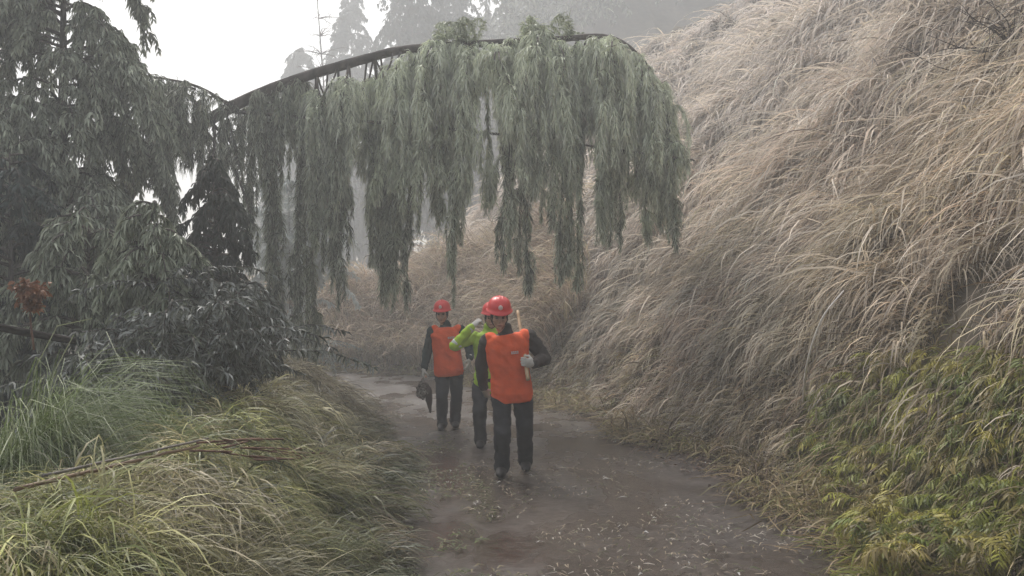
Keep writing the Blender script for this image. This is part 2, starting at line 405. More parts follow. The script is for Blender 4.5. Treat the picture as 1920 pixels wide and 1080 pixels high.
def mound_grass():
    bag = Bag()
    def cond(x, y):
        d = -sdist(x, y, LEFT); return (d > .20 + .10 * np.sin(y * 2.3) + .06 * np.sin(y * 6.1)) & (d < 2.7) & (rng.uniform(size=x.shape) < np.clip((6 / np.hypot(x, y)) ** 1.4, .1, 1))
    c0 = scatter(700, -8, .4, 1.8, 15.5, cond); ti = np.repeat(np.arange(len(c0)), 10)
    rt = c0[ti] + rng.normal(0, .075, (len(ti), 2)); r = np.concatenate((rt, scatter(2600, -8, .4, 1.8, 15.5, cond))); nt = len(rt)
    tf = np.concatenate((rng.uniform(.65, 1.3, len(c0))[ti], np.ones(len(r) - nt))); lf = np.concatenate((rng.uniform(.65, 1.35, len(c0))[ti], np.full(len(r) - nt, .8)))
    dl = -sdist(r[:, 0], r[:, 1], LEFT); dist = np.hypot(r[:, 0], r[:, 1])
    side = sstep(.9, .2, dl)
    nz = fbm(r[:, 0] * .8, r[:, 1] * .8, 55)
    head = rng.uniform(0, 2 * math.pi, len(r)) * (1 - side * .75) + side * .75 * rng.normal(-.35, .5, len(r))
    L = rng.uniform(.26, .62, len(r)) * (.75 + .5 * nz) * lf
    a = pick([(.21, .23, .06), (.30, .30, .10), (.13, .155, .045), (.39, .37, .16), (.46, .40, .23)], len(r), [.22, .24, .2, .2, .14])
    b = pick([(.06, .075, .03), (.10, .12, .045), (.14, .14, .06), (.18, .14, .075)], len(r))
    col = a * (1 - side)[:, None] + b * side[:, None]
    tan = (sstep(8, 12.5, dist) * .6 + .55 * sstep(.48, .62, nz) * (1 - side))[:, None]
    col = col * (1 - tan) + np.array((.31, .26, .18)) * tan
    th0 = R(66) + rng.normal(0, .3, len(r)); col = col * tf[:, None]
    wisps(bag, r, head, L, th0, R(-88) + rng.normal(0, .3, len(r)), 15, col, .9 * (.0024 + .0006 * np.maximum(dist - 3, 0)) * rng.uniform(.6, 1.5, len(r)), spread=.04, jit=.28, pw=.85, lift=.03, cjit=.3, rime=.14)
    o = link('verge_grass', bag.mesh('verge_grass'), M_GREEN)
    tag(o, 'mound of flattened green and straw coloured grass left of the road', 'grass', kind='stuff')
mound_grass()

def road_litter():
    bag = Bag()
    def lay(n, xf, cols, l0, l1, w0, w1, thr, y0=3.6, y1=12.0):
        y = y0 + y1 * rng.uniform(0, 1, n) ** 1.5; e = rng.uniform(0, 1, n)
        xl = np.interp(y, LEFT[:9, 1], LEFT[:9, 0]); xr = np.interp(y, RIGHT[:9, 1], RIGHT[:9, 0]); x = xl + (xr - xl) * xf(e)
        k = fbm(x * 1.6, y * 1.1, 8) > thr; x = x[k]; y = y[k]; n = len(x)
        hd = rng.uniform(0, 6.28, n); l = rng.uniform(l0, l1, n); K = 3; t = np.linspace(-1, 1, K)[None, :]
        P = np.stack((x[:, None] + np.cos(hd)[:, None] * l[:, None] * t, y[:, None] + np.sin(hd)[:, None] * l[:, None] * t, np.full((n, K), .027) + .01 * (1 - t ** 2) + rng.uniform(0, .012, (n, 1))), -1)
        P[:, 1, :2] += rng.normal(0, .3, (n, 2)) * l[:, None]
        W = rng.uniform(w0, w1, n)[:, None] * np.array((.5, 1, .3))[None, :]
        S = np.stack((-np.sin(hd), np.cos(hd), rng.normal(0, .3, n)), -1)
        bag.rib(P, W, S, pick(cols, n) * rng.uniform(.7, 1.2, (n, 1)))
    lay(9000, lambda e: e, [(.36, .30, .22), (.26, .21, .15), (.46, .42, .36), (.14, .15, .08), (.09, .065, .05)], .008, .04, .002, .006, .5)
    lay(420, lambda e: e, [(.62, .60, .56), (.50, .45, .38), (.72, .72, .70), (.3, .26, .16)], .012, .04, .003, .007, .5)
    lay(3800, lambda e: .99 - .16 * e ** 2, [(.10, .065, .048), (.14, .09, .065), (.07, .05, .04), (.24, .18, .12)], .012, .05, .004, .013, .30)
    lay(3000, lambda e: .02 + .22 * e ** 1.6, [(.13, .16, .06), (.20, .20, .10), (.10, .12, .05), (.28, .24, .15)], .012, .05, .002, .007, .45, 3.4, 7)
    o = link('straw_litter', bag.mesh('straw_litter'), M_GRASS)
    tag(o, 'scattered pale straw and leaf bits on the wet road', 'litter', kind='stuff')
road_litter()

def ferns():
    bag = Bag()
    spots = []
    for _ in range(330):
        x_ = rng.uniform(1480, 1940); y_ = rng.uniform(640, 1010)
        if y_ > 760 and x_ < 1470 + (y_ - 760) * .75: continue
        if (y_ - 625) < (1640 - x_) * 1.25 + rng.normal(0, 25): continue
        for Y in np.arange(3.0, 12, .06):
            p = px(x_, y_, Y)
            if p[2] < ground(p[0], p[1]) + .34: spots.append(p); break
    for p in spots:
        nf = rng.integers(5, 9); tint = pick([(.22, .24, .035), (.32, .32, .05), (.17, .21, .035), (.38, .33, .07), (.24, .19, .07)], 1)[0] * rng.uniform(.6, 1.1)
        g = gradH(np.array([p[0]]), np.array([p[1]]))[0]; down = math.atan2(-g[1], -g[0])
        for f in range(nf):
            hd = down + rng.normal(0, 1.0); L = rng.uniform(.10, .32); n = 11
            t = np.linspace(.08, 1, n); el = R(rng.uniform(35, 75)) - R(rng.uniform(110, 160)) * t ** .8
            st = L / n; ax = np.stack((np.cumsum(np.cos(el)) * st * math.cos(hd), np.cumsum(np.cos(el)) * st * math.sin(hd), np.cumsum(np.sin(el)) * st), -1) + p - (0, 0, .1)
            T = nrm(np.gradient(ax, axis=0)); sd = nrm(np.stack((-T[:, 1], T[:, 0], 0 * t), -1))
            for s in (-1, 1):
                ll = (.26 * L * np.sin(math.pi * np.clip(t * .9 + .12, 0, 1)) * rng.uniform(.5, 1.3, n))[:, None]
                d = sd * s * .8 + T * .6 + np.array((0, 0, -.4)) + rng.normal(0, .22, (n, 3))
                P = np.stack((ax, ax + d * ll * .5, ax + d * ll + np.array((0, 0, -.012))), 1)
                W = np.full((n, 1), .024 * L + .002) * np.array((.6, 1, .1))[None, :] * rng.uniform(.8, 1.2, (n, 1))
                bag.rib(P, W, T, np.repeat(tint[None] * rng.uniform(.75, 1.25), n, 0))
            bag.rib(ax[None], np.linspace(.004, .001, n)[None], sd.mean(0)[None], np.array([[.14, .12, .05]]))
    sp = np.array([q[:2] for q in spots]); k = rng.choice(len(sp), 1300); r = sp[k] + rng.normal(0, .12, (1300, 2)); g = gradH(r[:, 0], r[:, 1])
    wisps(bag, r, np.arctan2(-g[:, 1], -g[:, 0]) + rng.normal(0, .7, 1300), rng.uniform(.2, .5, 1300), np.full(1300, R(50)), np.full(1300, R(-95)), 9, pick([(.28, .27, .06), (.36, .30, .13), (.20, .21, .05), (.28, .20, .11)], 1300), np.full(1300, .0045), spread=.06, jit=.3, pw=.8)
    o = link('ferns', bag.mesh('ferns'), M_GREEN)
    tag(o, 'yellow green ferns covering the lower right bank', 'ferns', kind='stuff')
ferns()

# ------------------------------------------------------------------ trees
def leaf_sprays(bag, line, leaf_len, leaf_w, per, step, col, frost=0.0, hang=.7, spreadr=.5, fcol=(.62, .66, .50)):
    """leaflets along a polyline: they point out and hang down"""
    d = np.concatenate(([0], np.cumsum(np.linalg.norm(np.diff(line, axis=0), axis=1))))
    n = max(2, int(d[-1] / step)); t = np.linspace(0, d[-1], n)
    p = np.stack([np.interp(t, d, line[:, k]) for k in range(3)], -1); T = nrm(np.gradient(p, axis=0))
    p = np.repeat(p, per, 0); T = np.repeat(T, per, 0); m = len(p); u = np.repeat(t / d[-1], per)
    rad = rng.normal(size=(m, 3)); rad[:, 2] *= .5; rad = nrm(rad)
    d0 = nrm(T * .45 + rad * spreadr + np.array((0, 0, -hang * .5))); d1 = nrm(d0 + np.array((0, 0, -hang)))
    l = (leaf_len * rng.uniform(.5, 1.2, m) * (1 - .35 * u))[:, None]
    P = np.stack((p, p + d0 * l * .5, p + d0 * l * .5 + d1 * l * .5), 1)
    S = nrm(np.cross(d0, rng.normal(size=(m, 3))))
    W = (leaf_w * rng.uniform(.7, 1.3, m))[:, None] * np.array((.6, 1, .25))[None, :]
    c = np.asarray(col)[None] * (1 + rng.normal(0, .22, (m, 1)))
    f = (np.clip(frost + rng.normal(0, .22, m), 0, 1) if frost > 0 else np.zeros(m))[:, None]
    c = (np.clip(c, .01, 1) * (1 - f) + np.array(fcol) * f)[:, None, :]
    a_ = (np.array((0, .12, .45)) * (1 if frost > 0 else 0))[None, :, None] * rng.uniform(.2, 1.2, (m, 1, 1))
    bag.rib(P, W, S, c * (1 - a_) + np.array(fcol) * a_)

def bent_tree():
    global rng
    rng = np.random.default_rng(23)
    Y = 12.6
    tr = [px(215, 690, Y + .6), px(205, 520, Y + .5), px(232, 380, Y + .35), px(300, 290, Y + .2), px(430, 203, Y), px(560, 148, Y), px(680, 112, Y - .05), px(760, 93, Y - .1), px(900, 82, Y - .15), px(1040, 74, Y - .15), px(1140, 70, Y - .1), px(1200, 105, Y), px(1238, 165, Y + .05), px(1256, 235, Y + .1)]
    tr[0][2] = ground(tr[0][0], tr[0][1]) - .1
    T = spline(tr, 80)
    root = empty('bent_conifer', tr[0] + np.array((0, 0, .1)), 'tall conifer bent into an arch over the road with hanging frosted branches', 'tree')
    link('trunk', tubes_mesh('trunk', [(T, np.interp(np.linspace(0, 1, 80), (0, .3, .55, .78, .86, 1), (.14, .095, .064, .040, .014, .004)))], 10), M_BARK, root, True)
    arc = np.linspace(0, 1, 80)
    pxs = 960 + T[:, 0] / T[:, 1] * FPX
    # the hanging masses the photo shows: centre column, half width, lowest row, depth offset, tone
    masses = [(452, 22, 470, .2, 0), (492, 26, 660, .1, 0), (540, 22, 700, .3, 0), (588, 22, 500, 0, .2), (640, 28, 528, -.2, .1), (692, 24, 545, .2, .2), (738, 14, 400, -.3, 1.0), (776, 24, 548, .1, .2), (818, 16, 420, -.3, 1.0),
              (858, 24, 548, .1, .35), (892, 10, 420, -.3, 1.1), (930, 9, 270, -.4, 1.1), (972, 20, 545, .2, -1), (1008, 16, 470, -.2, .6), (1046, 16, 400, -.4, 1.1), (1092, 30, 535, .15, .3), (1128, 20, 480, -.3, .6),
              (1164, 24, 415, .2, .1), (1206, 20, 405, -.2, .8), (1242, 22, 450, .1, .3), (1268, 14, 410, -.1, .9)]
    limbs = []; bag = Bag()
    def hang(start, out, length, thick, frost, col, arch):
        """one hanging branch: arches out of the trunk, then falls"""
        s = start; L = length
        a = s + out * .5 + np.array((0, 0, arch)); b = s + out + np.array((rng.normal(0, .05), 0, -.3 + arch)); 
        dr = rng.normal(0, .09, 2)
        pts = [s, a, b, b + np.array((dr[0], dr[1], -.4 * L)), b + np.array((dr[0] * 1.8, dr[1] * 1.5, -.72 * L)), b + np.array((dr[0] * 2.0, dr[1] * 2, -L))]
        line = spline(pts, 26); limbs.append((line, np.linspace(.018, .004, 26) * thick))
        for q in range(int(6 + L * 6.5)):
            t = rng.uniform(.28 if -3.35 < start[0] < -1.6 else .12, .98); i = int(t * 25); p = line[i]
            ln = rng.uniform(.3, .85) * min(1.1, .35 + (1 - t) * 1.5)
            o = rng.normal(0, 1, 2); o = o / np.linalg.norm(o) * rng.uniform(.05, .34) * (1.2 - .95 * t)
            tw = spline([p, p + np.array((o[0] * .6, o[1] * .6, .03)), p + np.array((o[0] * 1.05, o[1] * 1.05, -.35 * ln)), p + np.array((o[0] * 1.05, o[1] * 1.05, -ln))], 8)
            limbs.append((tw[::2], np.linspace(.006, .002, 4)))
            up = np.clip((p[2] - 3.1) / 2.4, 0, 1)
            leaf_sprays(bag, tw, rng.uniform(.12, .22), rng.uniform(.006, .010), 4, .03, col * rng.uniform(.6, 1.4), frost * (.34 + .9 * up), .9, .62, (.74, .78, .60))
            if rng.uniform() < .25 + .6 * up: leaf_sprays(bag, tw, .42, .0042, 2, .07, LT, min(1, frost * (.4 + .9 * up)), 1.1, .5, (.74, .76, .64))
        leaf_sprays(bag, line[9:], .17, .008, 5, .03, col, frost * .35, 1.0, .55)
    DK = np.array((.024, .031, .018)); LT = np.array((.17, .19, .095)); BR = np.array((.075, .055, .042))
    for mx, hw, low, dy, tone in masses:
        low -= 4
        for k in range(3 if mx < 560 else 7 if hw > 19 else 5 if hw > 12 else 2):
            x_ = mx + rng.uniform(-1, 1) * hw * .7
            i = int(np.argmin(np.abs(pxs[:74] - x_) + (arc[:74] < .2) * 999)) if x_ < 1250 else rng.integers(72, 79)
            s = T[i]; u = abs(x_ - mx) / hw
            bottom = px(x_, low + 14 - u * 110 - (k > 1) * abs(rng.normal(0, 50)), Y)
            L = max(.4, s[2] - .2 - bottom[2]); L *= 1 if k < 3 else rng.uniform(.35, .85)
            o = np.array((rng.normal(0, .06), dy * 1.1 + rng.normal(0, .18), 0))
            col = (BR if tone < 0 and k % 2 else DK + (LT - DK) * np.clip(max(tone, 0) + rng.normal(0, .2), 0, 1.2))
            arch = float(np.interp(x_, (545, 600, 740, 800, 850, 890, 960, 1000, 1050), (-.05, -.30, -.22, -.10, .04, -.22, -.2, .03, -.2))) + rng.normal(0, .05)
            hang(s, o, L, 1, (1.0 if x_ > 570 else .4) * (.75 + .3 * np.clip(tone, 0, 1)), col, arch)
    # twigs above the trunk
    for x_ in (838, 862, 880, 985, 1010, 1060):
        i = int(np.argmin(np.abs(pxs - x_))); s = T[i]
        for q in range(3):
            hgt = rng.uniform(.15, .38)
            l = spline([s, s + np.array((rng.normal(0, .1), rng.normal(0, .1), hgt)), s + np.array((rng.normal(.05, .2), rng.normal(0, .2), hgt * .8)), s + np.array((rng.normal(.08, .25), rng.normal(0, .25), .05))], 9)
            leaf_sprays(bag, l, .13, .008, 5, .03, LT, .6, .6, .5)
    # bare dead limbs left of the curtain
    for a, b in (((395, 230), (455, 330)), ((400, 225), (385, 350)), ((440, 210), (1300, 300)), ((385, 245), (470, 400)), ((432, 197), (278, 142)), ((300, 160), (345, 260)), ((345, 172), (380, 250))):
        p = px(*a, Y); q = px(*b, Y - .2)
        l = spline([p, (p + q) / 2 + np.array((.08, 0, .08)), q], 10); limbs.append((l, np.linspace(.032, .014, 10)))
        leaf_sprays(bag, l[3:], .12, .008, 2, .06, DK, .15, .9, .4)
    a = px(432, 197, Y); b = px(278, 142, Y - .2)
    for t in np.linspace(.08, 1, 9):
        hang(a + (b - a) * t + np.array((0, 0, .06 * math.sin(t * 3.14))), np.array((rng.normal(0, .06), rng.normal(0, .25), 0)), rng.uniform(.5, 1.15), .7, .2, DK, -.05)
    link('limb', tubes_mesh('limb', limbs, 5, 0), M_BARK, root, True)
    link('crown', bag.mesh('crown'), M_NEEDLE, root)
bent_tree()

def conifer(name, label, base, h, rad, nb, col, leaf=(.16, .012), per=5, step=.05, droop=.5, zmin=.15, trunk_r=.12, lean=(0, 0), frost=0.0, group=None, twigs=9, top_pow=.8, cat='tree', ang=None):
    root = empty(name, base, label, cat, group)
    base = np.array(base, float); tip = base + np.array((lean[0], lean[1], h))
    T = spline([base - np.array((0, 0, .15)), base + (tip - base) * .4 + np.array((.04, .03, 0)), tip], 24)
    link('trunk', tubes_mesh('trunk', [(T, np.linspace(trunk_r, trunk_r * .08, 24))], 9), M_BARK, root, True)
    bag = Bag(); limbs = []
    for k in range(nb):
        f = zmin + (1 - zmin) * (k + rng.uniform()) / nb
        fi = min(f * 23, 22.99); s = T[int(fi)] * (1 - fi % 1) + T[int(fi) + 1] * (fi % 1); a = (rng.uniform(0, 2 * math.pi) if ang is None else rng.uniform(*ang))
        L = rad * (1.06 - f) ** top_pow * rng.uniform(.6, 1.1)
        d = np.array((math.cos(a), math.sin(a), 0))
        ln = spline([s, s + d * L * .4 + np.array((0, 0, .10 * L)), s + d * L * .78 - np.array((0, 0, .12 * L * droop)), s + d * L - np.array((0, 0, droop * L * .75))], 14)
        limbs.append((ln, np.linspace(.012 + .012 * L, .004, 14)))
        cc = np.array(col) * rng.uniform(.75, 1.3)
        for q in range(int(twigs * L) + 2):
            t = rng.uniform(.2, 1); p = ln[min(13, int(t * 13))]
            sd = np.array((-d[1], d[0], 0)) * rng.choice((-1, 1)) * rng.uniform(.3, 1) + d * rng.uniform(.1, .6)
            tl = L * .38 * rng.uniform(.5, 1.1) * (1.15 - .5 * t)
            tw = spline([p, p + sd * tl * .5, p + sd * tl - np.array((0, 0, droop * tl * .9))], 6)
            limbs.append((tw[::2], np.linspace(.006, .002, 3)))
            leaf_sprays(bag, tw, leaf[0], leaf[1], per, step, cc, frost, .45 + .5 * droop, .6)
        leaf_sprays(bag, ln[4:], leaf[0], leaf[1], per, step, cc, frost, .45 + .5 * droop, .6)
    link('limb', tubes_mesh('limb', limbs, 5, 0), M_BARK, root, True)
    link('crown', bag.mesh('crown'), M_NEEDLE, root)
    return root

def g0(x, y): return (x, y, ground(x, y) if y < 55 else float(height_exact(np.array([float(x)]), np.array([float(y)]))[0]))
# tall conifer, upper left, a little way back
p = px(105, 600, 11.0)
conifer('tall_conifer', 'tall dark conifer with drooping boughs against the white sky, upper left', g0(p[0], p[1]), 8.3, 2.3, 120, (.042, .052, .036), (.18, .012), 6, .045, .95, .42, .16, frost=.34, top_pow=.42)
# near dark conifers
NC = (.050, .066, .030)
p = px(285, 700, 7.3)
conifer('young_conifer', 'dense young dark green conifer just behind the grass mound', g0(p[0], p[1]), 2.8, 1.28, 120, NC, (.15, .009), 6, .034, .9, .02, .07, top_pow=.6, twigs=10, frost=.34)
p = px(160, 700, 7.9)
conifer('young_conifer', 'broad dark green conifer standing behind the withered orange brown branch', g0(p[0], p[1]), 3.35, 1.4, 95, (.030, .044, .022), (.16, .010), 6, .038, .9, .03, .08, top_pow=.4, twigs=9, frost=.28)
p = px(10, 700, 8.8)
conifer('young_conifer', 'shadowy bluish green conifer cut by the left border of the view', g0(p[0], p[1]), 4.0, 1.35, 80, (.026, .042, .036), (.16, .014), 5, .045, .6, .03, .08, top_pow=.4, twigs=10)
p = px(395, 700, 9.3)
conifer('young_conifer', 'slim dark conifer between the dense young conifer and the hanging branches', g0(p[0], p[1]), 3.3, .95, 130, (.036, .043, .03), (.15, .011), 6, .034, .9, .03, .06, top_pow=.5)

# ------------------------------------------------------------------ far trees in the mist
for x_, Y_, h_, r_, lab in ((770, 60, 29, 5.2, 'faint broad conifer in the mist above the left part of the arch'), (848, 66, 27, 4.0, 'faint narrow conifer in the mist beside the bright sky gap'),
                             (655, 70, 25.5, 5.6, 'palest rounded conifer in the mist behind the bare tree'), (560, 74, 22, 5.6, 'low pale conifer in the mist left of the bare tree')):
    p = px(x_, 560, Y_)
    conifer('misty_conifer', lab, g0(p[0], p[1]), h_, r_, 300, (.05, .062, .05), (.55, .06), 5, .27, .75, .15, .2, twigs=4, top_pow=.6)

# ------------------------------------------------------------------ plants and sticks on the left
def weeping_clump():
    bag = Bag(); c = px(8, 900, 4.6); r = rng.normal(0, .15, (620, 2)) + c[:2]
    hd = np.arctan2(r[:, 1] - c[1], r[:, 0] - c[0]) + rng.normal(0, .5, len(r))
    col = pick([(.15, .20, .07), (.21, .26, .11), (.11, .15, .05), (.32, .35, .22)], len(r))
    wisps(bag, r, hd, rng.uniform(1.25, 1.9, len(r)), np.full(len(r), R(94)), np.full(len(r), R(-104)), 9, col, np.full(len(r), .0026), spread=.04, jit=.16, pw=1.7)
    o = link('weeping_grass', bag.mesh('weeping_grass'), M_GREEN)
    tag(o, 'large bright green clump of fine weeping grass at the left border', 'grass clump')
weeping_clump()

def pole(name, a, b, r, mat, label, cat, group=None, sag=0.0):
    a = np.asarray(a, float); b = np.asarray(b, float); n = 14
    t = np.linspace(0, 1, n)[:, None]; P = a + (b - a) * t; P[:, 2] -= sag * np.sin(t[:, 0] * math.pi)
    P[1:-1] += rng.normal(0, .0015, (n - 2, 3))
    rr = np.linspace(r, r * .8, n); rr[3::4] *= 1.10
    return tag(link(name, tubes_mesh(name, [(P, rr)], 10, .02), mat, None, True), label, cat, group)
M_BAMBOO = noise_mat('reddish_tan_pole', (.16, .10, .065), (.30, .21, .14), 3, .55, .2, 30, stretch=(1, 1, 1))
M_RED = noise_mat('reddish_stick', (.12, .06, .042), (.22, .12, .08), 4, .7, .2, 30)
M_ROT = noise_mat('dark_rotten_wood', (.018, .014, .012), (.05, .04, .034), 5, .9, .6, 25)
def on(x, y, lift=.2):
    for Y in np.arange(2.5, 14, .03):
        q = px(x, y, Y)
        if q[2] < ground(q[0], q[1]) + lift: return q
    return px(x, y, 6)
pole('felled_pole', on(28, 918, .20), on(372, 836, .22), .009, M_BAMBOO, 'thicker reddish tan pole lying on the mound under a grey one', 'pole', 'poles on the mound')
pole('felled_pole', on(80, 892, .24), on(390, 822, .24), .007, noise_mat('grey_pole', (.16, .14, .13), (.28, .25, .22), 4, .6, .2, 30), 'thin grey pole lying along the reddish pole', 'pole', 'poles on the mound')
for k in range(12):
    x = 350 + rng.uniform(0, 190); y = 842 + rng.uniform(-18, 26); ln = rng.uniform(60, 130); an = rng.uniform(-.5, .35)
    pole('cut_stick', on(x, y, .29), on(x + ln * math.cos(an), y + ln * math.sin(an) * .5, .30), rng.uniform(.004, .008), M_RED, 'thin reddish cut stick in the loose bundle on the mound', 'stick', 'reddish sticks on the mound')
pole('broken_bough', px(-80, 600, 5.6), px(142, 640, 6.0), .032, M_ROT, 'dark broken bough jutting out below the orange brown leaves', 'bough')

def dead_leaf_clump():
    c = px(58, 545, 5.7); root = empty('withered_branch', c + np.array((.02, 0, -.36)), 'withered branch with a round tuft of orange brown dead leaves', 'branch')
    bag = Bag()
    for k in range(46):
        e = c + rng.normal(0, 1, 3) * np.array((.065, .05, .035)); l = spline([c + np.array((.02, 0, -.12)), (c + e) / 2, e], 6)
        leaf_sprays(bag, l, .07, .011, 5, .03, (.27, .125, .065), 0, .6, .6)
    link('leaves', bag.mesh('leaves'), M_NEEDLE, root)
    link('stem', tubes_mesh('stem', [(spline([c + np.array((.03, 0, -.42)), c + np.array((.0, 0, -.2)), c], 8), np.linspace(.008, .005, 8))], 7), M_RED, root, True)
dead_leaf_clump()

def shrub(name, label, base, h, rad, n, col, leaf, frost=0.0, group=None, fcol=(.5, .52, .5), cat='shrub', droop=.6):
    root = empty(name, base, label, cat, group); base = np.array(base, float); bag = Bag(); st = []
    for k in range(n):
        a = rng.uniform(0, 6.28); q = rad * rng.uniform(.2, 1); hh = h * rng.uniform(.5, 1.05)
        b0 = base + np.array((math.cos(a), math.sin(a), 0)) * rad * .15
        l = spline([b0, b0 + np.array((math.cos(a) * q * .3, math.sin(a) * q * .3, hh * .65)), b0 + np.array((math.cos(a) * q * .75, math.sin(a) * q * .75, hh)), b0 + np.array((math.cos(a) * q * 1.15, math.sin(a) * q * 1.15, hh - droop * q))], 14)
        st.append((l, np.linspace(.014, .003, 14)))
        c = np.array(col) * rng.uniform(.7, 1.35)
        for z in range(6):
            i = rng.integers(4, 14); p = l[i]; o = rng.normal(0, .16, 3) * np.array((1, 1, .5)); tw = spline([p, p + o, p + o * 1.8 - np.array((0, 0, .14))], 5); st.append((tw[::2], np.linspace(.005, .002, 3)))
            leaf_sprays(bag, tw, leaf[0], leaf[1], 4, .035, c, frost, .6, .6, fcol)
        leaf_sprays(bag, l[4:], leaf[0], leaf[1], 4, .035, c, frost, .6, .6, fcol)
    link('stem', tubes_mesh('stem', st, 5, 0), M_BARK, root, True); link('foliage', bag.mesh('foliage'), M_NEEDLE, root)
    return root
for x, y, Y, h, r, lab in ((215, 830, 6.2, 1.4000000000000001, .6, 'low dark shrub between the weeping grass and the grass mound'), (330, 820, 6.7, 1.35, .7, 'low dark shrub behind the reddish cut sticks'), (415, 790, 7.4, 1.3, .45, 'low dark shrub behind the middle of the green mound')):
    p = px(x, y, Y); shrub('dark_shrub', lab, (p[0], p[1], ground(p[0], p[1])), h, r, 24, (.048, .055, .034), (.12, .008), .14, None)
p = px(588, 690, 14.5); shrub('frosted_shrub', 'pale frosted shrub with arching twigs by the far end of the mound', (p[0], p[1], ground(p[0], p[1])), .95, .5, 9, (.10, .11, .09), (.10, .008), .7)
p = px(548, 640, 19.5); shrub('frosted_shrub', 'tall pale frosted bush showing in the gap of the hanging branches', (p[0], p[1], ground(p[0], p[1])), 4.6, 1.1, 34, (.16, .17, .15), (.22, .016), .95, None, (.62, .65, .63), droop=.9)

# ------------------------------------------------------------------ bits on the right bank
def bank_pt(x, y, lift=.1):
    for Y in np.arange(3.0, 40, .05):
        q = px(x, y, Y)
        if q[2] < ground(q[0], q[1]) + lift: return q
    return px(x, y, 30)
def stalk():
    a = bank_pt(1506, 775, .01); b = px(1512, 690, a[1] - .62); c = px(1540, 600, a[1] - .85); d = px(1582, 545, a[1] - .80)
    tag(link('pale_stalk', tubes_mesh('pale_stalk', [(spline([a, b, c, d], 16), np.linspace(.013, .006, 16))], 7), plain('pale_dry_stalk', (.72, .67, .62)), None, True), 'single tall pale dry stalk leaning against the bank', 'stalk')
stalk()
def bare_twigs():
    b = bank_pt(1905, 95, .3); root = empty('twiggy_bush', b, 'bare grey twiggy bush at the upper right corner of the bank', 'bush'); st = []
    for k in range(26):
        e = b + np.array((rng.normal(-.25, .35), rng.normal(-.1, .3), rng.uniform(-.05, .7))); m_ = (b + e) / 2 + rng.normal(0, .08, 3); l = spline([b, m_, e], 9); st.append((l, np.linspace(.012, .003, 9)))
        for z in range(4):
            i = rng.integers(3, 9); o = rng.normal(0, .16, 3); st.append((spline([l[i], l[i] + o * .5 + np.array((0, 0, .03)), l[i] + o], 5), np.linspace(.005, .0015, 5)))
    link('twigs', tubes_mesh('twigs', st, 5, 0), M_BARK, root, True)
bare_twigs()

# ------------------------------------------------------------------ more of the misty distance
def bare_far_tree():
    b = px(606, 560, 44); g_ = g0(b[0], b[1]); root = empty('bare_tree', g_, 'faint thin bare tree standing alone against the white sky', 'tree'); base = np.array(g_)
    T = spline([base, base + np.array((.2, 0, 8)), base + np.array((-.6, 0, 19))], 24); st = []
    for k in range(130):
        i = rng.integers(9, 24); a = rng.uniform(0, 6.28); L = rng.uniform(.8, 3.2) * (1.3 - i / 24); d = np.array((math.cos(a), math.sin(a), .25))
        l = spline([T[i], T[i] + d * L * .5, T[i] + d * L + np.array((0, 0, -.15))], 7); st.append((l, np.linspace(.03, .008, 7)))
        for z in range(3):
            q = l[rng.integers(2, 7)]; o = rng.normal(0, .35, 3); st.append((spline([q, q + o * .6, q + o], 4), np.linspace(.012, .004, 4)))
    link('trunk', tubes_mesh('trunk', [(T, np.linspace(.10, .02, 24))], 8), M_BARK, root, True); link('twigs', tubes_mesh('twigs', st, 4, 0), M_BARK, root, True)
bare_far_tree()
def forest():
    bag = Bag()
    for k in range(130):
        Y = rng.uniform(58, 98); x = px(rng.uniform(880, 1640), 0, Y)[0]; z = g0(x, Y)[2]; h = rng.uniform(12, 19)
        for j in range(34):
            f = rng.uniform(.12, 1); a = rng.uniform(0, 6.28); L = 3.6 * (1.05 - f) ** .7 * rng.uniform(.6, 1.1); s = np.array((x, Y, z + h * f)); d = np.array((math.cos(a), math.sin(a), 0))
            l = spline([s, s + d * L * .5 + np.array((0, 0, .1)), s + d * L - np.array((0, 0, .45 * L))], 6)
            leaf_sprays(bag, l, .8, .10, 4, .34, (.05, .062, .048), .15, .6, .6)
    tag(link('forest', bag.mesh('forest'), M_NEEDLE), 'grey green conifer forest fading into the fog behind the arch', 'forest', kind='stuff')
forest()

# ------------------------------------------------------------------ people
M_SKIN = plain('skin', (.50, .30, .21), .5, .05, 80, .35)
M_VEST = plain('orange_red_cloth', (.80, .115, .03), .75, .3, 45, var=.1)
M_DARK = plain('charcoal_cloth', (.030, .030, .034), .8, .3, 50)
M_BROWN = plain('dark_brown_cloth', (.046, .037, .032), .8, .3, 50)
M_TEAL = plain('dark_green_cloth', (.025, .040, .040), .8, .3, 50)
M_LIME = plain('lime_cloth', (.42, .62, .05), .6, .25, 45)
M_GLOVE = plain('pale_knit_glove', (.58, .55, .50), .9, .4, 200)
M_SHOE = plain('dark_rubber_boot', (.035, .03, .028), .5, .1, 60)
M_HELMET = plain('red_plastic_helmet', (.72, .05, .045), .32, .02, 20, .5, .05)
M_WHITE = plain('pale_print', (.75, .62, .58), .7, 0)
M_HAIR = plain('black_hair', (.02, .018, .016), .6, .3, 120)
M_EYE = plain('dark_eye', (.03, .022, .018), .3, 0)
M_LIP = plain('lips', (.30, .13, .10), .5, 0)
M_REFL = plain('grey_reflective_tape', (.62, .64, .62), .35, 0)
M_WOOD = noise_mat('pale_wooden_handle', (.40, .26, .14), (.58, .42, .26), 5, .6, .2, 40, stretch=(6, 6, .6))

